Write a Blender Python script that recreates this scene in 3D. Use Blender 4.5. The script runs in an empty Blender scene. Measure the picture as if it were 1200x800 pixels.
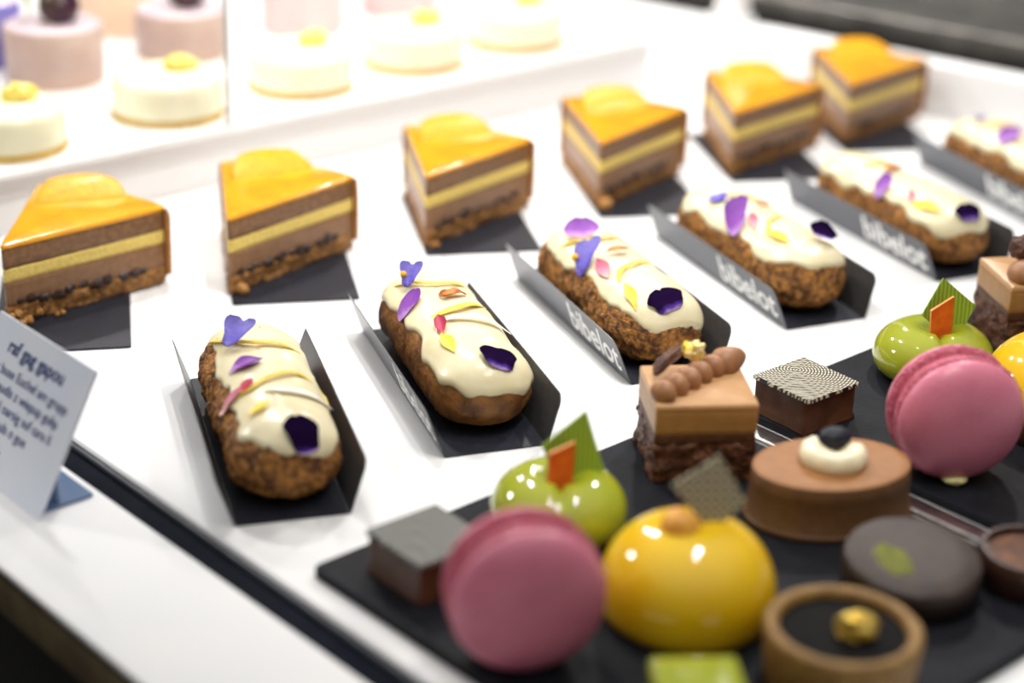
import bpy, bmesh, math, random
from mathutils import Vector, Matrix, noise
PI = math.pi
K = 0.01                      # everything below is written in centimetres
SC = bpy.context.scene
COL = SC.collection
rnd = random.Random(7)

# ------------------------------------------------------------------ materials
def lin(c):
    def f(v):
        v /= 255.0
        return v / 12.92 if v <= 0.04045 else ((v + 0.055) / 1.055) ** 2.4
    return (f(c[0]), f(c[1]), f(c[2]), 1)

def mat(name, c1, c2=None, rough=0.5, spec=0.5, metal=0.0, scale=3.0, mixlo=0.4, mixhi=0.6, bump=0.0, bscale=None,
        sss=0.0, coat=0.0, trans=0.0, alpha=1.0, ior=1.45, detail=4.0):
    """scale / bscale: noise cells per centimetre"""
    m = bpy.data.materials.new(name)
    m.use_nodes = True
    nt = m.node_tree
    b = nt.nodes['Principled BSDF']
    b.inputs['Base Color'].default_value = lin(c1)
    b.inputs['Roughness'].default_value = rough
    b.inputs['Specular IOR Level'].default_value = spec
    b.inputs['Metallic'].default_value = metal
    b.inputs['Coat Weight'].default_value = coat
    b.inputs['Coat Roughness'].default_value = 0.04
    b.inputs['Transmission Weight'].default_value = trans
    b.inputs['Alpha'].default_value = alpha
    b.inputs['IOR'].default_value = ior
    if sss:
        b.inputs['Subsurface Weight'].default_value = sss
        b.inputs['Subsurface Radius'].default_value = (0.004, 0.0025, 0.0015)
        b.inputs['Subsurface Scale'].default_value = 1.0
    tc = nt.nodes.new('ShaderNodeTexCoord')
    if c2 is not None:
        n = nt.nodes.new('ShaderNodeTexNoise')
        n.inputs['Scale'].default_value = scale * 100
        n.inputs['Detail'].default_value = detail
        r = nt.nodes.new('ShaderNodeValToRGB')
        r.color_ramp.elements[0].position = mixlo
        r.color_ramp.elements[1].position = mixhi
        r.color_ramp.elements[0].color = lin(c1)
        r.color_ramp.elements[1].color = lin(c2)
        nt.links.new(tc.outputs['Object'], n.inputs['Vector'])
        nt.links.new(n.outputs['Fac'], r.inputs['Fac'])
        nt.links.new(r.outputs['Color'], b.inputs['Base Color'])
    if bump:
        n2 = nt.nodes.new('ShaderNodeTexNoise')
        n2.inputs['Scale'].default_value = (bscale or scale) * 100
        n2.inputs['Detail'].default_value = 5
        bp = nt.nodes.new('ShaderNodeBump')
        bp.inputs['Strength'].default_value = min(1.0, bump)
        bp.inputs['Distance'].default_value = 0.001 * max(1.0, bump)
        nt.links.new(tc.outputs['Object'], n2.inputs['Vector'])
        nt.links.new(n2.outputs['Fac'], bp.inputs['Height'])
        nt.links.new(bp.outputs['Normal'], b.inputs['Normal'])
    return m

def ramp_mat(name, axis, stops, rough=0.5, spec=0.5, length=1.0, noise_amt=0.0):
    """colour bands along a local axis of the petal (veins, dark throat)"""
    m = mat(name, (255, 255, 255), rough=rough, spec=spec)
    nt = m.node_tree
    b = nt.nodes['Principled BSDF']
    tc = nt.nodes.new('ShaderNodeTexCoord')
    sp = nt.nodes.new('ShaderNodeSeparateXYZ')
    ad = nt.nodes.new('ShaderNodeMath'); ad.operation = 'MULTIPLY'; ad.inputs[1].default_value = 1.0 / (length * K)
    nz = nt.nodes.new('ShaderNodeTexNoise'); nz.inputs['Scale'].default_value = 500
    ma = nt.nodes.new('ShaderNodeMath'); ma.operation = 'MULTIPLY_ADD'; ma.inputs[1].default_value = noise_amt
    sb = nt.nodes.new('ShaderNodeMath'); sb.operation = 'SUBTRACT'; sb.inputs[1].default_value = noise_amt * 0.5
    r = nt.nodes.new('ShaderNodeValToRGB')
    els = r.color_ramp.elements
    while len(els) < len(stops): els.new(0.5)
    for e, (p, c) in zip(els, stops):
        e.position = p; e.color = lin(c)
    nt.links.new(tc.outputs['Object'], sp.inputs[0])
    nt.links.new(sp.outputs[axis], ad.inputs[0])
    nt.links.new(tc.outputs['Object'], nz.inputs['Vector'])
    nt.links.new(nz.outputs['Fac'], ma.inputs[0])
    nt.links.new(ad.outputs[0], ma.inputs[2])
    nt.links.new(ma.outputs[0], sb.inputs[0])
    nt.links.new(sb.outputs[0], r.inputs['Fac'])
    nt.links.new(r.outputs['Color'], b.inputs['Base Color'])
    return m

def wave_plate(name, dark, light, bands=14.0, dashes=True, grid=False, rough=0.4):
    """printed transfer-sheet pattern: concentric rows of dashes, a fine grid or straight stripes"""
    m = mat(name, light, rough=rough)
    nt = m.node_tree
    b = nt.nodes['Principled BSDF']
    tc = nt.nodes.new('ShaderNodeTexCoord')
    mp = nt.nodes.new('ShaderNodeMapping')
    nt.links.new(tc.outputs['Object'], mp.inputs['Vector'])
    def ramp(src, lo, hi, c1, c2):
        r = nt.nodes.new('ShaderNodeValToRGB')
        r.color_ramp.elements[0].position = lo; r.color_ramp.elements[1].position = hi
        r.color_ramp.elements[0].color = c1; r.color_ramp.elements[1].color = c2
        nt.links.new(src, r.inputs['Fac']); return r.outputs['Color']
    if grid:
        outs = []
        for ax in ('X', 'Z'):
            w = nt.nodes.new('ShaderNodeTexWave'); w.bands_direction = ax
            w.inputs['Scale'].default_value = bands * 100 / 20 * 3.2
            nt.links.new(mp.outputs[0], w.inputs['Vector'])
            outs.append(ramp(w.outputs['Fac'], 0.25, 0.6, (0, 0, 0, 1), (1, 1, 1, 1)))
        mx = nt.nodes.new('ShaderNodeMath'); mx.operation = 'MULTIPLY'
        nt.links.new(outs[0], mx.inputs[0]); nt.links.new(outs[1], mx.inputs[1])
        fac = mx.outputs[0]
    elif dashes:
        mp.inputs['Location'].default_value = (-0.003, -0.009, 0)
        w = nt.nodes.new('ShaderNodeTexWave'); w.wave_type = 'RINGS'; w.rings_direction = 'Z'
        w.inputs['Scale'].default_value = bands * 100 / 20 * 3.2
        w.inputs['Distortion'].default_value = 2.0
        w.inputs['Detail'].default_value = 0
        w.inputs['Detail Scale'].default_value = 0.3
        nt.links.new(mp.outputs[0], w.inputs['Vector'])
        a = ramp(w.outputs['Fac'], 0.42, 0.58, (0, 0, 0, 1), (1, 1, 1, 1))
        w2 = nt.nodes.new('ShaderNodeTexWave'); w2.bands_direction = 'DIAGONAL'
        w2.inputs['Scale'].default_value = bands * 100 / 20 * 2.6
        nt.links.new(tc.outputs['Object'], w2.inputs['Vector'])
        c = ramp(w2.outputs['Fac'], 0.08, 0.2, (0, 0, 0, 1), (1, 1, 1, 1))
        mx = nt.nodes.new('ShaderNodeMath'); mx.operation = 'MULTIPLY'
        nt.links.new(a, mx.inputs[0]); nt.links.new(c, mx.inputs[1])
        fac = mx.outputs[0]
    else:
        w = nt.nodes.new('ShaderNodeTexWave'); w.bands_direction = 'X'
        w.inputs['Scale'].default_value = bands * 100 / 20 * 3.2
        w.inputs['Distortion'].default_value = 1.2
        nt.links.new(mp.outputs[0], w.inputs['Vector'])
        fac = w.outputs['Fac']
    nt.links.new(ramp(fac, 0.0, 1.0, lin(dark), lin(light)), b.inputs['Base Color'])
    return m

M = {}
M['white'] = mat('white laminate', (236, 236, 236), (240, 239, 238), rough=0.6, spec=0.2, scale=0.2)
M['white_shelf'] = mat('white solid surface', (238, 237, 236), rough=0.4)
M['black_rail'] = mat('black anodised channel', (13, 17, 28), (17, 21, 33), spec=0.04, rough=0.6, scale=1)
M['steel'] = mat('brushed steel', (150, 148, 145), (175, 172, 168), metal=1, rough=0.3, scale=2, bump=0.15, bscale=6)
M['steel_dark'] = mat('dark brushed steel', (120, 116, 112), (140, 136, 130), metal=1, rough=0.4, scale=0.4)
M['lip_metal'] = mat('dark satin metal lip', (70, 72, 78), rough=0.45, spec=0.3)
M['fascia'] = mat('black fascia', (13, 13, 13), (18, 17, 15), rough=0.6, scale=0.3)
M['brown_strip'] = mat('dark olive wood strip', (104, 92, 66), (86, 72, 52), rough=0.5, scale=0.5)
M['slate'] = mat('dark slate board', (19, 20, 25), (25, 26, 32), spec=0.15, rough=0.6, scale=1.2, bump=0.25, bscale=8)
M['card'] = mat('charcoal card', (62, 61, 60), (68, 66, 65), rough=0.35, scale=4, bump=0.05, bscale=30)
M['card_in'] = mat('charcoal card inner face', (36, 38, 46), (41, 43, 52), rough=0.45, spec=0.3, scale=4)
M['card_out_lit'] = mat('satin outer card face with light in its grey', (84, 86, 93), (90, 92, 99), rough=0.28, scale=4)  # charcoal card paled, painting in the light on the outer walls
M['ink'] = mat('pale grey lettering', (246, 247, 244), rough=0.5)
M['choux'] = mat('baked choux crust', (94, 54, 20), (208, 142, 64), rough=0.5, scale=3.2, mixlo=0.38, mixhi=0.66, bump=2.2, bscale=8)
M['choux_smooth'] = mat('smooth baked choux', (92, 56, 24), (160, 106, 50), rough=0.42, scale=1.2, mixlo=0.35, mixhi=0.7, bump=0.6, bscale=5)
M['icing'] = mat('cream fondant icing', (238, 227, 190), (232, 219, 178), rough=0.27, spec=0.5, scale=0.8, sss=0.15, bump=0.15, bscale=2)
M['zest'] = mat('candied lemon zest', (232, 196, 60), (242, 212, 96), rough=0.35, scale=2, sss=0.2)
M['petal_white'] = mat('white petal', (240, 236, 222), rough=0.5)
M['petal_yellow'] = mat('yellow petal', (244, 212, 40), (248, 226, 84), rough=0.5, scale=3)
M['petal_pink'] = ramp_mat('pink petal', 1, [(0.0, (228, 190, 176)), (0.5, (214, 130, 150)), (1.0, (190, 80, 110))], length=1.2, noise_amt=0.3)
M['petal_red'] = ramp_mat('crimson petal', 1, [(0.0, (226, 150, 60)), (0.3, (196, 40, 80)), (1.0, (170, 30, 70))], length=1.0, noise_amt=0.3)
M['petal_rust'] = mat('rust marigold petal', (150, 60, 20), (210, 130, 40), rough=0.5, scale=2.5)
M['petal_violet'] = ramp_mat('violet petal', 1, [(0.0, (196, 150, 214)), (0.35, (138, 62, 170)), (1.0, (112, 40, 150))], length=1.5, noise_amt=0.45)
M['petal_blue'] = ramp_mat('blue violet pansy', 1, [(0.0, (62, 40, 130)), (0.4, (104, 92, 196)), (1.0, (142, 132, 214))], length=1.3, noise_amt=0.6)
M['petal_dark'] = ramp_mat('near black pansy', 1, [(0.0, (190, 160, 226)), (0.07, (80, 52, 140)), (0.16, (34, 16, 54)), (1.0, (16, 8, 28))], length=1.6, noise_amt=0.1, rough=0.9)
M['petal_dark'].node_tree.nodes['Principled BSDF'].inputs['Specular IOR Level'].default_value = 0.0
M['pollen'] = mat('orange flower centre', (240, 180, 30), rough=0.6)
M['glaze_orange'] = mat('orange mirror glaze', (234, 164, 14), (228, 152, 12), rough=0.14, spec=0.5, coat=0.5, scale=0.6, sss=0.1)
M['glaze_side'] = mat('caramel side glaze', (166, 116, 62), (156, 104, 52), rough=0.25, scale=1.5)
M['citrus'] = mat('candied orange slice', (230, 158, 10), (234, 168, 22), spec=0.3, rough=0.3, coat=0.15, scale=2.2, sss=0.15, bump=0.4, bscale=5)
M['mousse'] = mat('milk chocolate mousse', (146, 106, 72), (132, 94, 62), rough=0.3, scale=3, bump=0.4, bscale=10)
M['mousse_up'] = mat('upper chocolate mousse', (138, 98, 62), (118, 82, 52), rough=0.32, scale=3, bump=0.5, bscale=10)
M['sponge'] = mat('yellow sponge', (240, 214, 120), (230, 196, 96), rough=0.5, scale=5, bump=0.8, bscale=12)
M['crumble'] = mat('golden crumble base', (106, 68, 36), (184, 130, 66), rough=0.6, scale=3.5, mixlo=0.35, mixhi=0.65, bump=1.5, bscale=8)
M['chip'] = mat('dark chocolate chip', (44, 28, 24), (56, 36, 30), rough=0.35, scale=3)
M['nut'] = mat('roasted nut', (196, 144, 78), (166, 112, 54), rough=0.5, scale=3, bump=0.6, bscale=8)
M['nut_gold'] = mat('golden glazed nut', (232, 172, 70), (220, 150, 50), rough=0.35, scale=2)
M['choc_dark'] = mat('dark chocolate', (58, 36, 28), (66, 42, 32), rough=0.3, spec=0.5, scale=1.5)
M['choc_mid'] = mat('milk chocolate coating', (68, 42, 28), (80, 50, 34), rough=0.24, spec=0.5, scale=1.2, bump=0.1, bscale=3)
M['plate_gold'] = wave_plate('black and gold dashed transfer print', (20, 19, 18), (214, 204, 176), bands=15)
M['plate_grey'] = wave_plate('grey dashed transfer print', (28, 27, 26), (146, 143, 134), bands=15)
M['plate_edge'] = mat('pale gold plate edge', (200, 178, 130), rough=0.35)
M['mac'] = mat('pink macaron shell', (216, 126, 146), (210, 118, 140), rough=0.36, spec=0.5, scale=0.8, bump=0.2, bscale=6, sss=0.15)
M['mac_foot'] = mat('ruffled pink macaron foot', (206, 96, 122), (222, 130, 150), rough=0.6, scale=5, bump=1.5, bscale=9, sss=0.1)
M['mac_fill'] = mat('pink cream filling', (196, 96, 110), rough=0.5)
M['cream_dab'] = mat('pale yellow cream dab', (226, 216, 150), rough=0.5)
M['green'] = mat('green mirror glaze', (168, 174, 42), (160, 168, 38), rough=0.1, coat=0.6, scale=0.4, sss=0.1)
M['green_stripe'] = wave_plate('green striped chocolate plate', (112, 156, 40), (160, 190, 70), bands=11.0, dashes=False)
M['orange_shard'] = mat('orange fruit leather shard', (226, 106, 28), (214, 88, 20), rough=0.45, scale=2)
M['orange_edge'] = mat('pale orange shard edge', (240, 170, 90), rough=0.5)
M['yellow'] = mat('yellow mirror glaze', (244, 200, 24), (238, 190, 20), rough=0.12, coat=0.6, scale=0.4, sss=0.1)
M['wafer'] = wave_plate('grey gold mesh wafer', (118, 112, 92), (216, 208, 176), bands=6.5, grid=True, rough=0.5)
M['caramel'] = mat('caramel mousse', (178, 132, 76), (170, 124, 70), rough=0.4, scale=1.5, bump=0.15, bscale=5)
M['caramel_top'] = mat('caramel glaze top', (206, 160, 112), (200, 152, 104), rough=0.35, scale=1.2)
M['piped'] = mat('piped milk chocolate cream', (166, 118, 82), (158, 110, 74), rough=0.45, scale=1.5, sss=0.1)
M['crunch'] = mat('dark chocolate crunch', (74, 42, 26), (128, 80, 50), rough=0.45, scale=2.2, mixlo=0.4, mixhi=0.7, bump=1.6, bscale=6)
M['brownie'] = mat('dense chocolate layer', (96, 60, 38), (84, 52, 32), rough=0.5, scale=2, bump=0.5, bscale=6)
M['oval_top'] = mat('velvet milk chocolate top', (152, 102, 52), (146, 96, 48), rough=0.55, scale=2)
M['oval_side'] = mat('milk chocolate side', (104, 70, 38), (96, 64, 34), rough=0.5, scale=2, bump=0.1, bscale=4)
M['white_choc'] = mat('white chocolate', (240, 230, 198), (234, 222, 186), rough=0.35, scale=1, sss=0.15)
M['blueberry'] = mat('dark blueberry', (20, 20, 30), (30, 30, 42), spec=0.3, rough=0.5, scale=2)
M['puck'] = mat('dark cocoa coating', (66, 54, 48), (58, 47, 42), spec=0.3, rough=0.5, scale=1, bump=0.2, bscale=4)
M['puck_side'] = mat('dark chocolate side', (46, 34, 28), (54, 40, 32), rough=0.4, scale=1)
M['green_dust'] = mat('green pistachio dust', (122, 128, 44), (100, 100, 48), rough=0.8, scale=6, bump=1.0, bscale=10)
M['tart'] = mat('golden tart shell', (150, 114, 54), (134, 98, 44), rough=0.5, scale=2, bump=0.5, bscale=8)
M['ganache'] = mat('black ganache', (12, 11, 11), (16, 14, 14), spec=0.06, rough=0.6, scale=1)
M['gold'] = mat('gold leaf', (232, 190, 70), (250, 220, 120), metal=0.8, rough=0.3, scale=3, bump=1.0, bscale=6)
M['gold_yellow'] = mat('yellow gold leaf', (244, 204, 60), (255, 240, 190), metal=0.3, rough=0.35, scale=2.5)
M['cheese'] = mat('white cheesecake glaze', (246, 241, 212), (242, 237, 206), rough=0.25, scale=0.6, sss=0.15)
M['biscuit'] = mat('yellow biscuit base', (220, 186, 104), (206, 168, 86), rough=0.7, scale=3, bump=0.8, bscale=8)
M['lemon_jelly'] = mat('lemon jelly piece', (236, 214, 96), (244, 226, 130), rough=0.3, scale=2, sss=0.2)
M['lilac'] = mat('lilac mousse', (192, 166, 156), (186, 158, 148), rough=0.5, scale=0.8)
M['lilac_light'] = mat('pale pink mousse', (224, 200, 198), (220, 194, 192), rough=0.5, scale=0.8)
M['lilac_top'] = mat('pale lilac glaze top', (216, 196, 202), rough=0.3)
M['peach'] = mat('peach mousse', (240, 208, 178), (236, 200, 168), rough=0.5, scale=0.8)
M['blackberry'] = mat('blackberry', (44, 18, 36), (66, 26, 50), rough=0.25, scale=3)
M['leaf'] = mat('green mint leaf', (120, 150, 40), (150, 176, 60), rough=0.45, scale=2)
M['violet_cake'] = mat('violet blue glaze', (130, 122, 200), (120, 110, 190), rough=0.3, scale=1)
M['tag'] = mat('pale blue printed sheet', (234, 240, 252), (238, 243, 252), rough=0.3, scale=0.3)
M['tag_ink'] = mat('navy print', (44, 62, 120), rough=0.5)
M['acrylic'] = mat('clear acrylic', (226, 232, 240), rough=0.05, trans=0.92, ior=1.47)
M['acrylic_blue'] = mat('clear acrylic foot', (150, 176, 214), rough=0.1, trans=0.6, ior=1.47)
def thin_glass(name):
    m = mat(name, (240, 244, 244), rough=0.02)
    nt = m.node_tree
    out = nt.nodes['Material Output']
    tr = nt.nodes.new('ShaderNodeBsdfTransparent'); tr.inputs['Color'].default_value = (0.985, 0.99, 0.99, 1)
    gl_ = nt.nodes.new('ShaderNodeBsdfGlossy'); gl_.inputs['Roughness'].default_value = 0.02
    lw = nt.nodes.new('ShaderNodeLayerWeight'); lw.inputs['Blend'].default_value = 0.5
    pw = nt.nodes.new('ShaderNodeMath'); pw.operation = 'POWER'; pw.inputs[1].default_value = 5.0
    nt.links.new(lw.outputs['Facing'], pw.inputs[0])
    fr = nt.nodes.new('ShaderNodeMath'); fr.operation = 'MULTIPLY_ADD'; fr.inputs[1].default_value = 0.9; fr.inputs[2].default_value = 0.04
    nt.links.new(pw.outputs[0], fr.inputs[0])
    mx = nt.nodes.new('ShaderNodeMixShader')
    nt.links.new(fr.outputs[0], mx.inputs[0]); nt.links.new(tr.outputs[0], mx.inputs[1]); nt.links.new(gl_.outputs[0], mx.inputs[2])
    nt.links.new(mx.outputs[0], out.inputs['Surface'])
    return m
M['glass'] = thin_glass('clear glass')
M['glass_edge'] = mat('polished glass edge', (176, 178, 182), rough=0.2, spec=0.6)
M['floor'] = mat('dark floor', (26, 24, 22), (32, 30, 27), rough=0.6, scale=0.05)

# ------------------------------------------------------------------ mesh helpers
class MB:
    def __init__(self): self.v = []; self.f = []; self.m = []; self.s = []
    def add(self, vs, fs, mi=0, smooth=True):
        o = len(self.v)
        self.v += [tuple(p) for p in vs]
        for f in fs:
            self.f.append(tuple(o + i for i in f)); self.m.append(mi); self.s.append(smooth)
        return self
    def build(self, name, mats, parent=None, loc=(0, 0, 0), rot=(0, 0, 0), label=None, sharp=None):
        me = bpy.data.meshes.new(name)
        me.from_pydata([(x * K, y * K, z * K) for x, y, z in self.v], [], self.f)
        for mm in (mats if isinstance(mats, (list, tuple)) else [mats]): me.materials.append(mm)
        for p, mi, s in zip(me.polygons, self.m, self.s):
            p.material_index = mi; p.use_smooth = s
        bm = bmesh.new(); bm.from_mesh(me)
        bmesh.ops.recalc_face_normals(bm, faces=bm.faces)
        bm.to_mesh(me); bm.free()
        me.set_sharp_from_angle(angle=math.radians(sharp or 50))
        o = bpy.data.objects.new(name, me)
        COL.objects.link(o)
        if parent is not None: o.parent = parent
        o.location = Vector(loc) * K; o.rotation_euler = rot
        if label: o['label'] = label
        return o

def thing(name, label, cat, loc=(0, 0, 0), yaw=0.0, group=None, rot=None):
    o = bpy.data.objects.new(name, None)
    o.empty_display_size = 0.01
    COL.objects.link(o)
    o.location = Vector(loc) * K
    o.rotation_euler = rot if rot else (0, 0, yaw)
    o['label'] = label; o['category'] = cat
    if group: o['group'] = group
    return o

def tag(o, label, cat, group=None):
    o['label'] = label; o['category'] = cat
    if group: o['group'] = group
    return o

def struct(o):
    o['kind'] = 'structure'; return o

def box(sx, sy, sz, c=(0, 0, 0), r=0.05, seg=2):
    """bevelled box, c = centre of its bottom face"""
    bm = bmesh.new()
    bmesh.ops.create_cube(bm, size=1)
    for v in bm.verts: v.co = Vector((v.co.x * sx, v.co.y * sy, (v.co.z + 0.5) * sz))
    if r: bmesh.ops.bevel(bm, geom=list(bm.edges), offset=r, segments=seg, profile=0.5, affect='EDGES')
    bm.verts.index_update()
    vs = [v.co + Vector(c) for v in bm.verts]; fs = [[v.index for v in f.verts] for f in bm.faces]
    bm.free()
    return vs, fs

def fbm(p, s, seed, o=3):
    q = Vector(p) * s + Vector((seed * 13.7, seed * 7.3, seed * 3.1))
    a, t = 1.0, 0.0
    for _ in range(o):
        t += a * noise.noise(q); q = q * 2.03; a *= 0.5
    return t

def loft(outline, prof, amp=0.0, ns=2.0, seed=0, cap=(True, True), mode='offset', zamp=0.0):
    """stack of rings; prof = list of (inset, z); outline CCW list of (x, y)"""
    n = len(outline)
    nor = []
    for i in range(n):
        a = Vector(outline[i - 1]); b = Vector(outline[(i + 1) % n]); d = b - a
        nor.append(Vector((d.y, -d.x)).normalized())
    vs = []; fs = []
    for (ins, z) in prof:
        for i, (x, y) in enumerate(outline):
            if mode == 'offset': px, py = x - nor[i].x * ins, y - nor[i].y * ins
            else: px, py = x * (1 - ins), y * (1 - ins)
            d = amp * fbm((px, py, z), ns, seed) if amp else 0
            dz = zamp * fbm((px, py, z), ns * 0.7, seed + 5) if zamp else 0
            vs.append((px + nor[i].x * d, py + nor[i].y * d, z + dz))
    for k in range(len(prof) - 1):
        for i in range(n):
            j = (i + 1) % n
            fs.append((k * n + i, k * n + j, (k + 1) * n + j, (k + 1) * n + i))
    for which, k in ((0, 0), (1, len(prof) - 1)):
        if cap[which]:
            ring = [vs[k * n + i] for i in range(n)]
            c = tuple(sum(p[a] for p in ring) / n for a in range(3))
            vs.append(c); ci = len(vs) - 1
            for i in range(n):
                j = (i + 1) % n
                fs.append((k * n + j, k * n + i, ci) if which == 0 else (k * n + i, k * n + j, ci))
    return vs, fs

def circle(r, n=48, ry=None, wob=0.0, seed=0):
    ry = ry or r
    return [((1 + wob * noise.noise(Vector((math.cos(2 * PI * i / n) * 2, math.sin(2 * PI * i / n) * 2, seed)))) * r * math.cos(2 * PI * i / n),
             (1 + wob * noise.noise(Vector((math.cos(2 * PI * i / n) * 2, math.sin(2 * PI * i / n) * 2, seed)))) * ry * math.sin(2 * PI * i / n)) for i in range(n)]

def rsquare(sx, sy, r, k=5, per=6, x0=None, y0=None):
    """rounded rectangle outline, CCW, with points along its sides"""
    x0 = -sx / 2 if x0 is None else x0; y0 = -sy / 2 if y0 is None else y0
    out = []
    cs = [(x0 + sx - r, y0 + r, -PI / 2), (x0 + sx - r, y0 + sy - r, 0), (x0 + r, y0 + sy - r, PI / 2), (x0 + r, y0 + r, PI)]
    for q, (cx, cy, a0) in enumerate(cs):
        for i in range(k + 1):
            a = a0 + PI / 2 * i / k
            out.append((cx + r * math.cos(a), cy + r * math.sin(a)))
        nx, ny, na = cs[(q + 1) % 4]
        e = (nx + r * math.cos(na), ny + r * math.sin(na)); s = out[-1]
        for i in range(1, per):
            t = i / per
            out.append((s[0] + (e[0] - s[0]) * t, s[1] + (e[1] - s[1]) * t))
    return out

def blob(r, c=(0, 0, 0), amp=0.1, ns=2.0, seed=0, sc=(1, 1, 1), sub=2):
    bm = bmesh.new()
    bmesh.ops.create_icosphere(bm, subdivisions=sub, radius=1)
    bm.verts.index_update()
    vs = []
    for v in bm.verts:
        d = v.co.normalized()
        rr = r * (1 + amp * fbm(d, ns, seed))
        vs.append((c[0] + d.x * rr * sc[0], c[1] + d.y * rr * sc[1], c[2] + d.z * rr * sc[2]))
    fs = [[v.index for v in f.verts] for f in bm.faces]
    bm.free()
    return vs, fs

def plate(poly, t, bevel=0.0):
    """flat chip in the local XZ plane, thickness t along y"""
    n = len(poly)
    vs = [(x, -t / 2, z) for x, z in poly] + [(x, t / 2, z) for x, z in poly]
    fs = [tuple(range(n)), tuple(range(2 * n - 1, n - 1, -1))]
    sides = [(i, (i + 1) % n, n + (i + 1) % n, n + i) for i in range(n)]
    return vs, fs, sides

def sweep(pts, w, h, taper=True):
    """ribbon with rectangular, slightly rounded section along pts"""
    vs = []; fs = []
    n = len(pts)
    P = [Vector(p) for p in pts]
    for i, p in enumerate(P):
        d = (P[min(i + 1, n - 1)] - P[max(i - 1, 0)]).normalized()
        s = d.cross(Vector((0, 0, 1))).normalized(); u = s.cross(d).normalized()
        k = 1.0
        if taper: k = min(1.0, 0.35 + 3.0 * min(i, n - 1 - i) / n)
        for a in range(6):
            an = 2 * PI * a / 6
            vs.append(p + s * (math.cos(an) * w * 0.5 * k) + u * (math.sin(an) * h * 0.5 * k))
    for i in range(n - 1):
        for a in range(6):
            b = (a + 1) % 6
            fs.append((i * 6 + a, i * 6 + b, (i + 1) * 6 + b, (i + 1) * 6 + a))
    fs.append(tuple(range(6))); fs.append(tuple(range((n - 1) * 6, n * 6)))
    return vs, fs

def spline(ctrl, n=18):
    """Catmull-Rom through control points"""
    c = [Vector(p) for p in ctrl]
    c = [c[0] * 2 - c[1]] + c + [c[-1] * 2 - c[-2]]
    out = []
    segs = len(c) - 3
    for i in range(n + 1):
        t = i / n * segs; k = min(int(t), segs - 1); t -= k
        a, b, d, e = c[k:k + 4]
        out.append(0.5 * ((2 * b) + (d - a) * t + (2 * a - 5 * b + 4 * d - e) * t * t + (3 * b - a - 3 * d + e) * t ** 3))
    return out

def text_mesh(name, body, size, m, parent, matrix, extrude=0.005, bold=0.0, align='LEFT', label=None):
    cu = bpy.data.curves.new(name, 'FONT')
    cu.body = body; cu.size = size * K; cu.extrude = extrude * K; cu.offset = bold * K
    cu.align_x = align
    t = bpy.data.objects.new(name + '_curve', cu)
    COL.objects.link(t)
    bpy.context.view_layer.update()
    dg = bpy.context.evaluated_depsgraph_get()
    me = bpy.data.meshes.new_from_object(t.evaluated_get(dg))
    me.name = name
    bpy.data.objects.remove(t); bpy.data.curves.remove(cu)
    me.materials.clear(); me.materials.append(m)
    o = bpy.data.objects.new(name, me)
    COL.objects.link(o); o.parent = parent
    mm = matrix.copy(); mm.translation = mm.translation * K
    o.matrix_local = mm
    if label: o['label'] = label
    return o

def frame(origin, xd, yd):
    x = Vector(xd).normalized(); y = Vector(yd); z = x.cross(y).normalized(); y = z.cross(x)
    return Matrix(((x.x, y.x, z.x, origin[0]), (x.y, y.y, z.y, origin[1]), (x.z, y.z, z.z, origin[2]), (0, 0, 0, 1)))

# ------------------------------------------------------------------ the counter
CZ = 0.0
ct = thing('display_counter', 'long white pastry display counter with a black rail along its front edge', 'counter', (60, 50, -90))
def cbox(name, x0, x1, y0, y1, z0, z1, m, r=0.05, parent=ct, label=None):
    b = MB().add(*box(x1 - x0, y1 - y0, z1 - z0, ((x0 + x1) / 2 - 60, (y0 + y1) / 2 - 50, z0 + 90), r=r))
    return b.build(name, m, parent, label=label, sharp=35)
v, f = loft([(31.7 - 60, -50), (112.4 - 60, -50), (89.4 - 60, 58), (89.4 - 60, 110), (31.7 - 60, 110)], [(0.1, 87), (0, 87.1), (0, 89.9), (0.1, 90)])
MB().add(v, f).build('counter_top', M['white'], ct, sharp=35)
cbox('front_ledge', 24.75, 30.25, 0, 160, -0.25, 0, M['white'], 0.08)
cbox('rail_channel', 30.25, 31.7, 0, 160, -3, -0.15, M['black_rail'], 0.03, label='black channel sunk along the front edge')
cbox('rail_lip', 31.3, 31.5, 0, 160, -0.2, 0.04, M['lip_metal'], 0.06, label='thin metal lip of the channel')
cbox('front_panel', 25.3, 28, 0, 160, -90, -0.3, M['fascia'], 0)
cbox('wood_strip', 24.9, 25.5, 0, 160, -2.3, -0.75, M['brown_strip'], 0.1, label='dark olive wood strip under the ledge')
cbox('lower_strip', 24.6, 25.3, 0, 160, -9, -7.4, M['brown_strip'], 0.1)
cbox('back_panel', 84, 88, 0, 160, -90, -3, M['fascia'], 0)
MB().add(*box(1.6, 106, 3.5, (0, 0, 0), r=0.3)).build('end_lip', M['white_shelf'], ct, (99.3 + 1.9 - 60, 53 - 50, 90), (0, 0, math.radians(12)), 'raised white lip along the far edge')
# raised shelf
sh = thing('raised_shelf', 'raised white shelf behind the cake slices carrying cheesecakes', 'shelf', (60, 104, 0.01))
MB().add(*box(54.5, 46, 3.1, (0.75, 0.8, 0), r=0.1)).build('shelf_riser', M['white_shelf'], sh, sharp=35)
MB().add(*box(55.5, 47, 0.45, (0.75, 0.3, 3.1), r=0.2, seg=3)).build('shelf_top', M['white_shelf'], sh, sharp=50)
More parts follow.
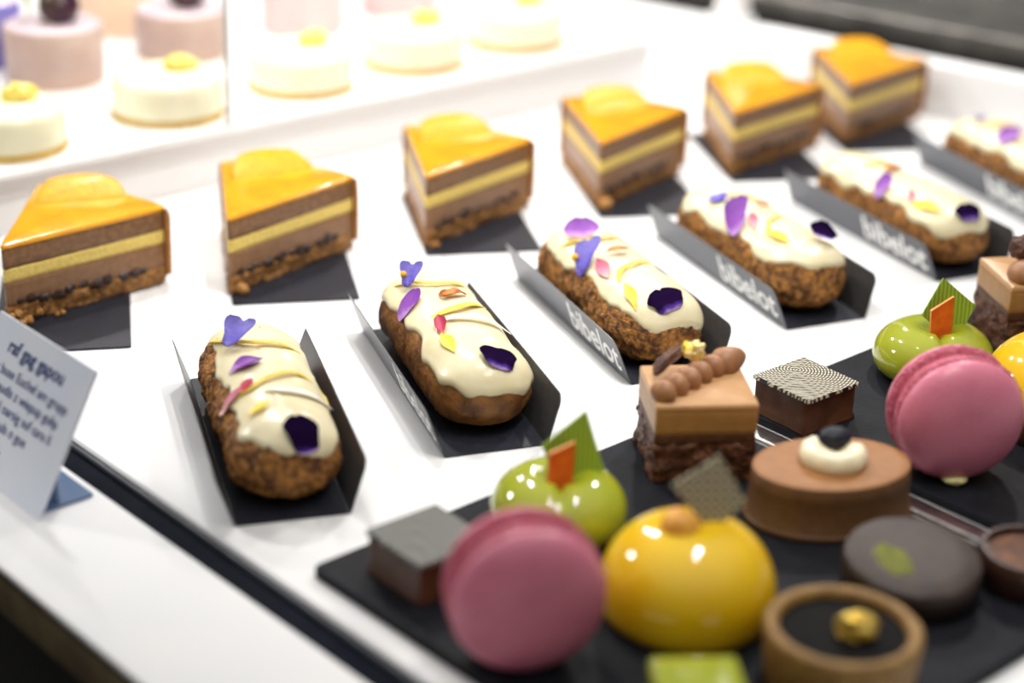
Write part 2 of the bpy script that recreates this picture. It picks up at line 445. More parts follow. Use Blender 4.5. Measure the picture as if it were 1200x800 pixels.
# white upright on the far lip
po = thing('corner_post', 'white upright post on the far raised lip at the top edge', 'post', (95.35, 81.2, 3.51))
MB().add(*box(1.4, 2.2, 24, (0, 0, 0), r=0.25)).build('post_shaft', M['white_shelf'], po)
MB().add(*box(1.5, 3.0, 0.5, (0, 0, 0), r=0.15)).build('post_foot', M['white_shelf'], po)
# glass pane on the shelf front
gl = thing('glass_divider', 'clear upright glass pane at the front edge of the raised shelf', 'glass pane', (43.5, 81.0, 3.58))
MB().add(*box(20.6, 0.3, 30, (0.0, 0, 0), r=0.0)).build('pane', M['glass'], gl)
MB().add(*box(0.16, 0.34, 30, (10.4, 0, 0), r=0.03)).build('polished_edge', M['glass_edge'], gl, label='grey polished glass edge')
# steel work top behind the counter
st = thing('steel_worktop', 'brushed steel worktop beyond the far white lip', 'worktop', (136, 70, -90), math.radians(12))
MB().add(*box(62, 240, 3, (3, 0, 90.2), r=0.2)).build('top_plate', M['steel_dark'], st)
MB().add(*box(58, 236, 90, (4, 0, 0), r=0.2)).build('cabinet_body', M['fascia'], st)
MB().add(*box(3, 240, 4, (-6, 0, 93.2), r=0.5)).build('upstand', M['steel'], st)
fl = struct(MB().add(*box(600, 600, 2, (100, 100, -92), r=0)).build('floor', M['floor']))

# ------------------------------------------------------------------ serving boards
def board(x0, x1, y0, y1, label):
    t = thing('slate_board', label, 'serving board', ((x0 + x1) / 2, (y0 + y1) / 2, 0.006), 0, 'dark serving boards')
    v, f = loft(rsquare(x1 - x0, y1 - y0, 0.35, 4, 8), [(0.06, 0.0), (0.0, 0.06), (0.0, 0.34), (0.06, 0.4)])
    MB().add(v, f).build('slab', M['slate'], t, sharp=40)
    return t
board(32.75, 52.35, 25.9, 45.0, 'dark slate board in the foreground under the yellow dome')
board(54.25, 76.0, 26.5, 44.5, 'dark slate board on the right under the second pink macaron')
dv = tag(MB().add(*box(1.0, 36, 0.32, (0, 0, 0), r=0.14, seg=3)).build('divider_strip', M['steel'], None, (53.3, 27.2, 0)), 'narrow steel strip between the two dark slate boards', 'strip')

# ------------------------------------------------------------------ eclairs in card trays
BW, BL, BH, FLL, FLR = 4.24, 13.0, 1.95, 0.67, 0.73
EA, EB, EZ, EHT, EHB = 6.0, 2.12, 1.4, 1.75, 1.3
def tray(i, u, n, yaw, label):
    t = thing('pastry_tray', label, 'tray', (u, n, 0), math.radians(yaw), 'card trays of the eclairs')
    th = 0.045
    MB().add(*box(BW, BL, th, (BW / 2, BL / 2, 0.02), r=0)).build('tray_base', M['card_in'], t)
    for side in (-1, 1):
        fl_ = FLL if side < 0 else FLR
        x0 = 0 if side < 0 else BW
        # wall outline in (y, h): rounded front top corner, pointed back corner
        rr = 0.55
        pr = [(0, 0.02)]
        slope = 0.10
        for q in range(7):
            a = PI - (PI / 2) * q / 6
            pr.append((slope * 4 + rr + rr * math.cos(a) - 0.12, 1 - rr / BH + rr / BH * math.sin(a)))
        pr += [(BL, 1.0), (BL, 0.02)]
        vs = []; m = len(pr)
        for off in (0, th):
            for y, h in pr: vs.append((x0 + side * (fl_ * h + off), y, h * BH + (0.0 if off == 0 else 0.0)))
        fs = [tuple(range(m)), tuple(range(2 * m - 1, m - 1, -1))] + [(k, (k + 1) % m, m + (k + 1) % m, m + k) for k in range(m)]
        b = MB().add(vs, [fs[0]] + fs[2:], 0, False)
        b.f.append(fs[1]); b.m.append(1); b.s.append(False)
        b.build('tray_wall', [M['card'], M['card_out_lit']], t)
    # lettering on the outer left wall, reading from the back to the front
    up = Vector((-FLL, 0, BH)).normalized()
    o = Vector((-0.055 - FLL * 0.22, 5.95, BH * 0.22 + 0.01))
    mtx = frame(o, (0, -1, 0), up)
    text_mesh('lettering', 'bibelot', 1.9, M['ink'], t, mtx, 0.004, 0.028, label='pale grey lettering reading bibelot')
    return t

def eclair_frame(phi):
    """stadium boundary parameter phi in 0..1 -> (medial point, normal)"""
    c = EA - EB; per = 4 * c + 2 * PI * EB; s = phi * per
    if s < 2 * c: return Vector((0, -c + s)), Vector((1, 0))
    s -= 2 * c
    if s < PI * EB:
        a = s / EB; return Vector((0, c)), Vector((math.cos(a), math.sin(a)))
    s -= PI * EB
    if s < 2 * c: return Vector((0, c - s)), Vector((-1, 0))
    s -= 2 * c
    a = PI + s / EB
    return Vector((0, -c)), Vector((math.cos(a), math.sin(a)))
PW = 2 / 2.3
def sgp(v): return math.copysign(abs(v) ** PW, v)
def eclair_pt(phi, e, off, seed, fine=0.0):
    m, n = eclair_frame(phi)
    ce, se = sgp(math.cos(e)), sgp(math.sin(e))
    h = EHT if e > 0 else EHB
    p = Vector((m.x + n.x * EB * ce, m.y + n.y * EB * ce, EZ + h * se))
    nn = Vector((n.x * math.cos(e), n.y * math.cos(e), math.sin(e))).normalized()
    d = off + 0.10 * fbm(p, 0.45, seed, 2) * (1 if e > -0.6 else 0.3)
    if fine: d += fine * (0.09 * fbm(p, 2.2, seed + 3, 3) + 0.08 * abs(fbm(p, 4.2, seed + 4, 2)))
    q = p + nn * d
    if q.z < 0.09: q.z = 0.09
    return q
def surf_z(x, y, seed, off=0.14):
    c = EA - EB; yy = math.copysign(max(abs(y) - c, 0), y)
    r = min(math.hypot(x, yy) / EB, 0.94)
    z = EZ + EHT * (1 - r ** 2.3) ** (1 / 2.3)
    return z + off + 0.10 * fbm((x, y, z), 0.45, seed, 2)

def petal(seed, x, y, ln, wd, ang, m, name, label, par, shape='oval', lift=0.05, cup=0.0, curl=0.0, tilt=0.0, z=None, thick=0.03, wav=0.05):
    """petal lying on the icing: base at local (0,0), tip along +y of its own frame"""
    nu, nv = 8, 12
    ca, sa = math.cos(ang), math.sin(ang)
    y -= 0.55
    z0 = surf_z(x, y, seed)
    top = []
    for j in range(nv + 1):
        t = j / nv
        if shape == 'oval': w = math.sin(PI * min(1, (t * 0.9 + 0.06))) ** 0.65
        elif shape == 'leaf': w = math.sin(PI * (0.03 + 0.94 * t)) ** 1.2
        elif shape == 'fan': w = (0.25 + 0.75 * t ** 0.6) * (1 if t < 0.8 else math.sqrt(max(0.0, 1 - ((t - 0.8) / 0.2) ** 2 * 0.9)))
        else: w = 1
        for i in range(nu + 1):
            s = i / nu * 2 - 1
            lx = s * w * wd / 2; ly = (t - 0.5) * ln
            if 'pansy' in name: ly -= (0.1 if wd > 1.4 and 'dark' in label else 0.05) * ln * math.exp(-(s / 0.3) ** 2) * t * t; lx *= 1 + 0.10 * math.cos(t * 9)
            lz = lift + (0.16 if 'dark' in label or 'black' in label else 0.09) + cup * s * s * w + curl * (t - 0.3) ** 2 * 2 + tilt * (ly + ln / 2) + wav * noise.noise(Vector((lx * 2.2, ly * 2.2, seed * 3.3 + x)))
            gx = x + lx * ca - ly * sa; gy = y + lx * sa + ly * ca
            gz = surf_z(gx, gy, seed) - z0 if abs(gx) < EB and abs(gy) < EA - 0.1 else surf_z(gx * 0.95, gy, seed) - z0
            top.append((lx, ly, gz * (1.0 if tilt < 0.3 else 0.4) + lz))
    N = len(top)
    vs = top + [(a, b, c - thick) for a, b, c in top]
    fs = []
    W = nu + 1
    for j in range(nv):
        for i in range(nu):
            a = j * W + i
            fs.append((a, a + 1, a + W + 1, a + W)); fs.append((N + a, N + a + W, N + a + W + 1, N + a + 1))
    rim = [i for i in range(W)] + [j * W + nu for j in range(1, nv + 1)] + [nv * W + i for i in range(nu - 1, -1, -1)] + [j * W for j in range(nv - 1, 0, -1)]
    for k in range(len(rim)):
        a, b = rim[k], rim[(k + 1) % len(rim)]
        fs.append((a, N + a, N + b, b))
    b_ = MB().add([(a, b + ln / 2, c) for a, b, c in vs], fs)
    o = b_.build(name, m, par, (x + ln / 2 * sa, y - ln / 2 * ca, z0), (0, 0, ang), label)
    return o

def strip(seed, pts, m, name, label, par, w=0.16, h=0.07):
    P = []
    for (x, y, l) in pts: P.append((x, y, surf_z(max(-EB * 1.0, min(EB * 1.0, x)), y, seed) + l + 0.05))
    return MB().add(*sweep(spline(P, 20), w * 1.3, h * 1.3)).build(name, m, par, label=label)

def eclair(i, u, n, yaw, cx, cy, label, crumbly, drips, top=0.0):
    seed = 10 + i * 3
    a = math.radians(yaw)
    bx = u + cx * math.cos(a) - cy * math.sin(a); by = n + cx * math.sin(a) + cy * math.cos(a)
    t = thing('eclair', label, 'eclair', (bx, by, 0), a, 'iced eclairs with flower petals')
    NP, NE = 220, 44
    es = [math.radians(86 - 172 * k / NE) for k in range(NE + 1)]
    vs = [eclair_pt(p / NP, e, 0, seed, crumbly) for e in es for p in range(NP)]
    fs = [(k * NP + p, k * NP + (p + 1) % NP, (k + 1) * NP + (p + 1) % NP, (k + 1) * NP + p) for k in range(NE) for p in range(NP)]
    fs += [tuple(range(NP)), tuple(range(NE * NP, (NE + 1) * NP))]
    MB().add(vs, fs).build('choux_body', M['choux'] if crumbly > 0.5 else M['choux_smooth'], t)
    # icing shell with a dripping edge
    NI = 22
    vs = []
    for k in range(NI + 2):
        for p in range(NP):
            ph = p / NP
            m, nn = eclair_frame(ph)
            edge = 26 + drips(m, nn) + 17 * fbm((m.x + nn.x * 2.2, m.y + nn.y * 2.2, seed), 0.5, seed, 2) + 6 * fbm((m.x + nn.x * 2.2, m.y + nn.y * 2.2, seed), 1.1, seed + 1, 1)
            edge = max(-8, min(70, edge))
            q = min(1.0, k / NI)
            e = math.radians(88 + (edge - 88) * q)
            th = 0.15 * max(0.0, 1 - q ** 7) ** 0.5 if k <= NI else -0.08
            th = th + 0.03 * math.exp(-((q - 0.88) / 0.07) ** 2) if k <= NI else th
            vs.append(eclair_pt(ph, e, th + 0.035 * fbm((m.x + nn.x, m.y + nn.y, q), 1.3, seed + 8, 2), seed))
    fs = [(k * NP + p, k * NP + (p + 1) % NP, (k + 1) * NP + (p + 1) % NP, (k + 1) * NP + p) for k in range(NI + 1) for p in range(NP)]
    fs.append(tuple(range(NP)))
    MB().add(vs, fs).build('icing', M['icing'], t)
    return t, seed

YAW = [-25.92, -23.55, -20.09, -18.55, -16.27, -20.5]
BX = [(32.67, 49.49), (42.17, 48.84), (52.89, 49.02), (62.96, 48.70), (73.68, 47.98), (84.35, 48.0)]
EC = [(2.25, 6.45), (2.35, 6.95), (2.25, 6.55), (2.2, 6.65), (2.2, 6.35), (2.2, 6.5)]
tl = ['dark card tray nearest the printed tag, first from the left',
      'dark card tray second from the left, just behind the slate board corner',
      'dark card tray third from the left, its lettering facing the foreground green cake',
      'dark card tray fourth from the left, beyond the square chocolate with dashed top',
      'dark card tray fifth from the left, behind the green cake with orange shard',
      'dark card tray at the right edge of the photo, the farthest of its row']
el = ['eclair nearest the printed tag, with a blue pansy standing at its far end',
      'eclair second from the left with smooth brown crust and a long white petal',
      'eclair third from the left, its near end behind the caramel cake with piped beads',
      'eclair fourth from the left with one large purple petal on its left shoulder',
      'eclair fifth from the left with a small dark petal at its near end',
      'eclair at the right edge of the photo, the farthest of the row']
fd = [lambda m, n: 14 * max(0, -n.x) + 4 * max(0, -n.y) - 8 * max(0, n.x),
      lambda m, n: 2 * max(0, -n.x) - 22 * max(0, n.x) - 14 * max(0, -n.y),
      lambda m, n: 3 * max(0, -n.x) - 4 * max(0, -n.y) - 12 * max(0, n.x),
      lambda m, n: 4 * max(0, -n.x) + 2 * max(0, -n.y) - 8 * max(0, n.x),
      lambda m, n: 6 * max(0, -n.x) - 4 * max(0, -n.y) - 8 * max(0, n.x),
      lambda m, n: 6 * max(0, -n.x) - 8 * max(0, n.x)]
cr = [1.3, 0.45, 1.3, 1.2, 0.6, 0.7]
ec = []
for i in range(6):
    tray(i, *BX[i], YAW[i], tl[i])
    ec.append(eclair(i, *BX[i], YAW[i], *EC[i], el[i], cr[i], fd[i]))
R = math.radians
# --- toppings, eclair by eclair
t, s = ec[0]
p = petal(s, -0.8, 3.15, 1.3, 1.5, R(-40), M['petal_blue'], 'pansy_petal', 'folded blue violet pansy petal', t, 'fan', 0.12, 0.35, 0.3, 0.3)
strip(s, [(-1.75, 4.2, .02), (-1.4, 3.5, .1), (-0.2, 2.3, .12), (0.9, 2.0, .1), (1.7, 2.1, .05)], M['zest'], 'zest_strip', 'yellow lemon zest strip', t, 0.22, 0.1)
petal(s, -0.75, 0.95, 1.5, 0.85, R(-70), M['petal_violet'], 'flower_petal', 'violet petal', t, 'leaf', 0.06, 0.15)
petal(s, -1.0, -0.9, 1.0, 0.5, R(-30), M['petal_red'], 'flower_petal', 'pink petal', t, 'leaf', 0.08, 0.1)
petal(s, -1.65, -1.2, 1.3, 0.5, R(-55), M['petal_pink'], 'flower_petal', 'pale pink petal', t, 'leaf', 0.1, 0.05)
strip(s, [(-1.5, -1.9, .0), (-0.9, -1.75, .08), (0.0, -1.05, .12), (1.1, -0.6, .1), (2.0, -0.7, .0), (2.2, -1.3, -.3)], M['zest'], 'zest_strip', 'yellow lemon zest strip', t, 0.2, 0.09)
strip(s, [(-0.4, -2.0, .05), (0.5, -2.3, .08), (1.4, -2.4, .1), (2.15, -2.3, .05)], M['petal_white'], 'white_petal', 'narrow white petal', t, 0.32, 0.05)
petal(s, -0.85, -3.0, 1.15, 0.45, R(-55), M['petal_yellow'], 'flower_petal', 'yellow petal', t, 'leaf', 0.1, 0.05)
petal(s, 0.45, -4.75, 1.35, 1.35, R(10), M['petal_dark'], 'pansy_petal', 'near black pansy petal', t, 'oval', 0.07, 0.08)

t, s = ec[1]
p = petal(s, -1.0, 3.75, 1.0, 1.1, R(-30), M['petal_blue'], 'pansy_petal', 'folded blue violet pansy petal', t, 'fan', 0.12, 0.35, 0.3, 0.4)
MB().add(*blob(0.16, (-0.3, 0.55, 0.55), 0.3, 3, 2)).build('flower_centre', M['pollen'], p, label='orange flower centre')
strip(s, [(-1.5, 3.9, .02), (-0.9, 3.3, .1), (0.0, 2.75, .1), (0.9, 2.9, .1), (1.7, 3.2, .03)], M['zest'], 'zest_strip', 'yellow lemon zest strip', t, 0.2, 0.09)
petal(s, -1.45, 2.2, 1.35, 0.95, R(-40), M['petal_violet'], 'flower_petal', 'violet petal', t, 'oval', 0.06, 0.12, 0.2)
petal(s, 0.43, 1.95, 1.35, 0.6, R(-75), M['petal_rust'], 'flower_petal', 'rust orange petal', t, 'oval', 0.08, 0.12, 0, 0, None, .03, .2)
strip(s, [(-1.1, -0.45, .08), (-0.2, -0.25, .12), (0.8, 0.1, .12), (1.75, 0.9, .08)], M['petal_yellow'], 'zest_strip', 'yellow zest strip', t, 0.3, 0.1)
petal(s, -0.95, -0.75, 1.7, 0.5, R(-10), M['petal_red'], 'flower_petal', 'crimson petal', t, 'leaf', 0.06, 0.15)
strip(s, [(-0.9, -0.9, .08), (0.0, -1.1, .15), (1.1, -1.35, .2), (2.15, -1.45, .25)], M['petal_white'], 'white_petal', 'long narrow white petal', t, 0.34, 0.05)
petal(s, -1.15, -2.5, 2.0, 0.5, R(0), M['petal_yellow'], 'flower_petal', 'yellow petal', t, 'leaf', 0.05, 0.08)
petal(s, 0.4, -4.45, 1.15, 1.5, R(-12), M['petal_dark'], 'pansy_petal', 'near black pansy petal', t, 'oval', 0.07, 0.06, 0, 0, None, .03, .14)

t, s = ec[2]
petal(s, -0.6, 3.45, 1.1, 1.7, R(-20), M['petal_violet'], 'flower_petal', 'violet petal at the far end', t, 'oval', 0.15, 0.2, 0.2, 0.28)
strip(s, [(-1.85, 2.9, .0), (-1.3, 2.6, .1), (-0.6, 2.3, .1), (0.3, 2.3, .1), (1.2, 2.6, .05)], M['zest'], 'zest_strip', 'yellow lemon zest strip', t, 0.2, 0.09)
p = petal(s, -1.55, 0.85, 1.3, 1.3, R(-35), M['petal_blue'], 'pansy_petal', 'blue violet pansy petal', t, 'fan', 0.1, 0.3, 0.4, 0.25)
MB().add(*blob(0.17, (-0.5, 0.75, 0.35), 0.3, 3, 2)).build('flower_centre', M['pollen'], p, label='orange flower centre')
petal(s, 0.1, 0.85, 1.3, 0.5, R(-80), M['petal_rust'], 'flower_petal', 'dark rust petal', t, 'leaf', 0.08, 0.1)
petal(s, -1.25, -0.4, 2.0, 0.6, R(-10), M['petal_pink'], 'flower_petal', 'pale pink petal', t, 'leaf', 0.05, 0.05)
strip(s, [(-1.2, -2.6, .05), (-0.9, -2.0, .1), (-0.4, -1.5, .1), (0.4, -1.2, .1), (1.2, -0.9, .1)], M['petal_yellow'], 'zest_strip', 'yellow zest strip', t, 0.2, 0.09)
petal(s, -1.3, -3.4, 2.0, 0.45, R(-10), M['petal_yellow'], 'flower_petal', 'yellow petal', t, 'leaf', 0.06, 0.1)
petal(s, -0.1, -4.55, 1.15, 1.8, R(12), M['petal_dark'], 'pansy_petal', 'wide dark violet petal', t, 'oval', 0.07, 0.06, 0, 0, None, .03, .1)

t, s = ec[3]
petal(s, -0.95, 3.2, 0.8, 1.0, R(-20), M['petal_blue'], 'pansy_petal', 'small blue petal', t, 'oval', 0.08, 0.15)
petal(s, -1.55, 0.35, 1.7, 1.3, R(-25), M['petal_violet'], 'flower_petal', 'large purple petal', t, 'fan', 0.14, 0.2, 0.3, 0.25)
petal(s, 0.75, 1.6, 1.1, 0.4, R(-80), M['petal_rust'], 'flower_petal', 'rust orange petal', t, 'leaf', 0.1, 0.1)
strip(s, [(-0.6, 2.9, .08), (0.2, 2.3, .1), (0.9, 1.9, .1), (1.7, 1.5, .05)], M['zest'], 'zest_strip', 'yellow lemon zest strip', t, 0.18, 0.08)
petal(s, -0.9, -0.2, 1.9, 0.45, R(-25), M['petal_pink'], 'flower_petal', 'pale pink petal', t, 'leaf', 0.05, 0.05)
strip(s, [(-0.9, -2.5, .05), (-0.6, -1.6, .1), (0.0, -1.1, .1), (0.7, -0.9, .1)], M['zest'], 'zest_strip', 'yellow lemon zest strip', t, 0.16, 0.08)
petal(s, -1.0, -2.6, 2.2, 0.45, R(5), M['petal_yellow'], 'flower_petal', 'yellow petal', t, 'leaf', 0.06, 0.1)
petal(s, 0.85, -3.7, 1.1, 1.3, R(-35), M['petal_dark'], 'pansy_petal', 'near black pansy petal', t, 'oval', 0.2, 0.06, 0.3, 0.25)

t, s = ec[4]
petal(s, 0.1, 1.5, 1.6, 0.6, R(-75), M['petal_rust'], 'flower_petal', 'rust orange petal', t, 'leaf', 0.1, 0.1)
strip(s, [(-1.2, 2.2, .05), (-0.4, 2.0, .1), (0.4, 2.2, .1), (1.3, 2.2, .05)], M['zest'], 'zest_strip', 'yellow lemon zest strip', t, 0.18, 0.08)
petal(s, -1.5, 0.25, 1.1, 0.9, R(-50), M['petal_violet'], 'flower_petal', 'purple petal', t, 'oval', 0.1, 0.15, 0.2, 0.1)
petal(s, -1.3, -1.9, 1.6, 0.4, R(-30), M['petal_pink'], 'flower_petal', 'pale pink petal', t, 'leaf', 0.05, 0.05)
petal(s, -1.4, -3.2, 2.1, 0.5, R(10), M['petal_yellow'], 'flower_petal', 'yellow petal', t, 'leaf', 0.06, 0.08)
petal(s, 0.0, -4.8, 0.8, 1.6, R(0), M['petal_dark'], 'pansy_petal', 'small dark violet petal', t, 'oval', 0.12, 0.05)

t, s = ec[5]
petal(s, -0.9, 0.9, 1.2, 1.3, R(-40), M['petal_violet'], 'flower_petal', 'purple petal', t, 'oval', 0.1, 0.15, 0.2, 0.15)
strip(s, [(-0.6, 3.0, .05), (0.0, 2.4, .1), (0.6, 2.0, .1), (1.6, 2.0, .05)], M['zest'], 'zest_strip', 'yellow lemon zest strip', t, 0.3, 0.1)
petal(s, -0.4, 4.4, 0.7, 0.7, R(-20), M['petal_blue'], 'pansy_petal', 'small blue petal', t, 'oval', 0.1, 0.1)

# ------------------------------------------------------------------ cake slices
WR, WA = 8.6, R(49)
def wedge(r=WR, trim=0.0, rc=0.12, n=26):
    out = []
    # tip (rounded), right face, arc, left face
    for k in range(5):
        a = WA + PI / 2 + (PI - WA) * k / 4 + 0
        cx = 0.25; cy = cx * math.tan(WA / 2)
        rr = cx * math.sin(WA / 2) / math.cos(WA / 2) if False else cy
        out.append((cx + rr * math.cos(a), cy + rr * math.sin(a)))
    for k in range(1, n): out.append((0.25 + (r - 0.35) * k / n, 0.0))
    d = 0.012
    for k in range(n + 1):
        a = d + (WA - 2 * d) * k / n
        out.append((r * math.cos(a), r * math.sin(a)))
    for k in range(n - 1, 0, -1):
        q = 0.25 + (r - 0.35) * k / n
        out.append((q * math.cos(WA), q * math.sin(WA)))
    return out
WO = wedge()
def layer(z0, z1, amp, ns, seed, ins=0.0, rnd_=0.04, k=5):
    pr = [(ins + rnd_, z0)] + [(ins, z0 + rnd_ + (z1 - z0 - 2 * rnd_) * q / k) for q in range(k + 1)] + [(ins + rnd_, z1)]
    return loft(WO, pr, amp, ns, seed)
def cake_slice(i, u, n, yaw, label, crumbs):
    t = thing('cake_slice', label, 'cake slice', (u, n, 0.12), R(yaw), 'orange glazed cake slices')
    sd = 40 + i * 7
    MB().add(*layer(0.0, 0.85, 0.16, 2.6, sd, -0.03)).build('crumble_base', M['crumble'], t, sharp=60)
    MB().add(*layer(0.83, 2.05, 0.025, 3, sd + 1)).build('lower_mousse', M['mousse'], t, sharp=60)
    MB().add(*layer(2.03, 2.68, 0.03, 4, sd + 2, 0.0)).build('sponge_layer', M['sponge'], t, sharp=60)
    MB().add(*layer(2.66, 3.62, 0.025, 3, sd + 3)).build('upper_mousse', M['mousse_up'], t, sharp=60)
    v, f = loft(WO, [(0.02, 3.60), (-0.03, 3.64), (-0.05, 3.74), (0.0, 3.82), (0.06, 3.86), (0.10, 3.87)], 0.03, 1.5, sd + 4)
    MB().add(v, f).build('orange_glaze', M['glaze_orange'], t)
    # outer skin of the round side
    NA, vs, fs = 24, [], []
    prof = [(0.0, 0.4), (0.22, 0.4), (0.25, 1.5), (0.25, 3.3), (0.15, 3.68), (0.0, 3.72)]
    for k in range(NA + 1):
        a = -0.012 + (WA + 0.024) * k / NA
        for dr, z in prof:
            r = WR - 0.03 + dr + 0.03 * fbm((a * 5, z, sd), 1.5, sd)
            vs.append((r * math.cos(a), r * math.sin(a), z))
    m = len(prof)
    for k in range(NA):
        for q in range(m): fs.append((k * m + q, k * m + (q + 1) % m, (k + 1) * m + (q + 1) % m, (k + 1) * m + q))
    fs += [tuple(range(m)), tuple(range(NA * m, NA * m + m))]
    MB().add(vs, fs).build('outer_glaze', M['glaze_side'], t, label='caramel brown glaze on the round side', sharp=50)
    # candied orange slice on top
    o = [(2.1 * math.cos(PI * k / 40) * (1 + 0.012 * math.sin(k * 1.9)), 2.1 * math.sin(PI * k / 40) * (1 + 0.012 * math.sin(k * 1.9))) for k in range(41)]
    o += [(-2.1 + 4.2 * k / 12, 0.0) for k in range(1, 12)]
    v, f = loft(o, [(0.03, -0.05), (-0.02, 0.1), (-0.02, 0.5), (0.02, 0.66), (0.1, 0.74), (0.25, 0.76)], 0.04, 1.6, sd + 6)
    v = [(x, y, z * (0.04 + 0.96 * min(1, max(0, y / 1.5)) ** 0.8)) for x, y, z in v]
    MB().add(v, f).build('orange_half', M['citrus'], t, (5.95, 2.9, 3.85), (0, 0, R(-25)), label='half round glossy orange piece on top')
    r2 = random.Random(sd)
    for k in range(11):
        x = 0.8 + k * 0.66 + r2.uniform(-.2, .2); z = 0.92 + r2.uniform(-.08, .16)
        MB().add(*blob(r2.uniform(.18, .32), (x, 0.02, z), 0.35, 2.0, sd + k, (1.2, 0.7, 0.8))).build('chocolate_chip', M['chip'], t)
    for k in range(crumbs):
        x = 0.15 + abs(r2.gauss(0, 0.9)) * (1.4 if i == 0 else 0.5); y = -0.15 - r2.uniform(0, .3)
        r = r2.uniform(.12, .2) if crumbs > 2 else r2.uniform(.22, .3)
        if i == 3: x, y, r = 0.3, -0.3, 0.36
        MB().add(*blob(r, (x, y, r * 0.8 + (r2.uniform(0, .4) if crumbs > 3 and y > -.25 else 0)), 0.3, 2.0, sd + 31 + k)).build('nut_crumb', M['nut'], t)
SL_ = [(34.9, 70.9, 1), (44.9, 67.9, 9), (56.3, 67.1, 9), (67.4, 65.8, 11), (77.6, 65.3, 4), (87.8, 65.0, 5)]
sl = ['orange glazed chocolate cake slice at the left edge, behind the printed tag',
      'orange glazed chocolate cake slice second from the left on a black card',
      'orange glazed chocolate cake slice third from the left, behind the tray of the third eclair',
      'orange glazed chocolate cake slice with a single nut at its tip, fourth from the left',
      'orange glazed chocolate cake slice second from the right, beside the farthest slice',
      'orange glazed chocolate cake slice farthest back, before the raised white lip']
CB = [(33.0, 68.7), (44.4, 66.9), (55.7, 66.3), (66.7, 64.9), (77.0, 64.6), (86.9, 64.2)]
for i in range(6):
    cake_slice(i, *SL_[i], sl[i], [12, 2, 4, 1, 0, 0][i])
    t = tag(MB().add(*loft(rsquare(6.0, 9.2, 0.12, 3, 4, 0, 0), [(0, 0), (0, 0.1)])).build('cake_card', M['card_in'], None, (*CB[i], 0.01), (0, 0, R(-31))),
            ['dark card under the leftmost cake slice', 'dark card under the second cake slice from the left', 'dark card under the third cake slice from the left',
             'dark card under the fourth cake slice, the one with a nut at its tip', 'dark card under the cake slice second from the right', 'dark card under the farthest cake slice'][i],
            'cake card', 'cards under the cake slices')

# ------------------------------------------------------------------ petits fours on the boards
SB = 0.41
def praline(u, n, yaw, label, pm):
    t = thing('square_chocolate', label, 'chocolate', (u, n, SB), R(yaw), 'square chocolates with dashed tops')
    v, f = loft(rsquare(2.95, 2.95, 0.08, 3, 8), [(0.0, 0.0), (-0.08, 0.03), (-0.07, 0.14), (0.02, 0.24), (0.02, 1.38), (0.05, 1.46)], 0.03, 1.6, 3)
    MB().add(v, f).build('chocolate_body', M['choc_mid'], t, sharp=50)
    v, f = loft(rsquare(3.1, 3.1, 0.04, 3, 4), [(0, 1.46), (0, 1.6), (0.015, 1.62)])
    MB().add(v, f[:-0 or None]).build('printed_plate', pm, t, label='thin plate printed with rows of dashes', sharp=40)
    return t
praline(55.85, 42.0, -3, 'square chocolate with dashed top beside the caramel cake, on the right-hand board', M['plate_gold'])
praline(35.5, 41.95, -2, 'square chocolate with grey dashed top behind the foreground macaron', M['plate_grey'])

def macaron(u, n, yaw, tilt, label, dab):
    """stands on its edge; local +x is the axis"""
    RR = 2.52
    t = thing('macaron', label, 'macaron', (u, n, SB), 0, 'pink macarons standing on edge', (0, 0, R(yaw)))
    def rev(prof, amp=0, seed=0, ns=2):
        NR = 72; vs = []; fs = []
        for x, r in prof:
            for k in range(NR):
                a = 2 * PI * k / NR
                d = amp * fbm((x * 2, math.cos(a) * 3, math.sin(a) * 3), ns, seed) if amp else 0
                vs.append((x, (r + d) * math.cos(a), (r + d) * math.sin(a)))
        m = len(prof)
        for k in range(m - 1):
            for q in range(NR):
                q2 = (q + 1) % NR
                fs.append((k * NR + q, k * NR + q2, (k + 1) * NR + q2, (k + 1) * NR + q))
        fs += [tuple(range(NR)), tuple(range((m - 1) * NR, m * NR))]
        rot = Matrix.Rotation(R(tilt), 3, 'Y')
        vs = [rot @ Vector(v) + Vector((0, 0, RR - 0.02)) for v in vs]
        return vs, fs
    for s in (1, -1):
        pr = [(s * 0.62, RR - 0.02)]
        for k in range(1, 15):
            a = PI / 2 * k / 14
            pr.append((s * (0.62 + 1.05 * math.sin(a) ** 0.9), (RR - 0.0) * math.cos(a) ** 0.74 if k < 14 else 0.02))
        MB().add(*rev(pr, 0.012, 5 + s, 1.5)).build('shell', M['mac'], t)
        MB().add(*rev([(s * 0.27, RR - 0.45), (s * 0.28, RR - 0.08), (s * 0.36, RR + 0.04), (s * 0.48, RR - 0.02), (s * 0.56, RR + 0.05), (s * 0.64, RR - 0.03), (s * 0.66, RR - 0.3)], 0.09, 11 + s, 4)).build('ruffled_foot', M['mac_foot'], t)
    MB().add(*rev([(-0.3, RR - 0.35), (-0.2, RR - 0.16), (0.2, RR - 0.16), (0.3, RR - 0.35)], 0.03, 4)).build('filling', M['mac_fill'], t)
    if dab:
        MB().add(*blob(0.45, (1.15, -0.1, 0.2), 0.2, 1.5, 3, (1, 1.2, 0.45))).build('cream_dab', M['cream_dab'], t, label='pale cream dab holding the macaron up')
    return t
macaron(34.65, 36.2, -119, 0, 'pink macaron standing on edge in the foreground, beside the yellow dome cake', False)
macaron(56.4, 35.2, -125, 0, 'pink macaron standing on edge on the right-hand board, before the green cake', True)

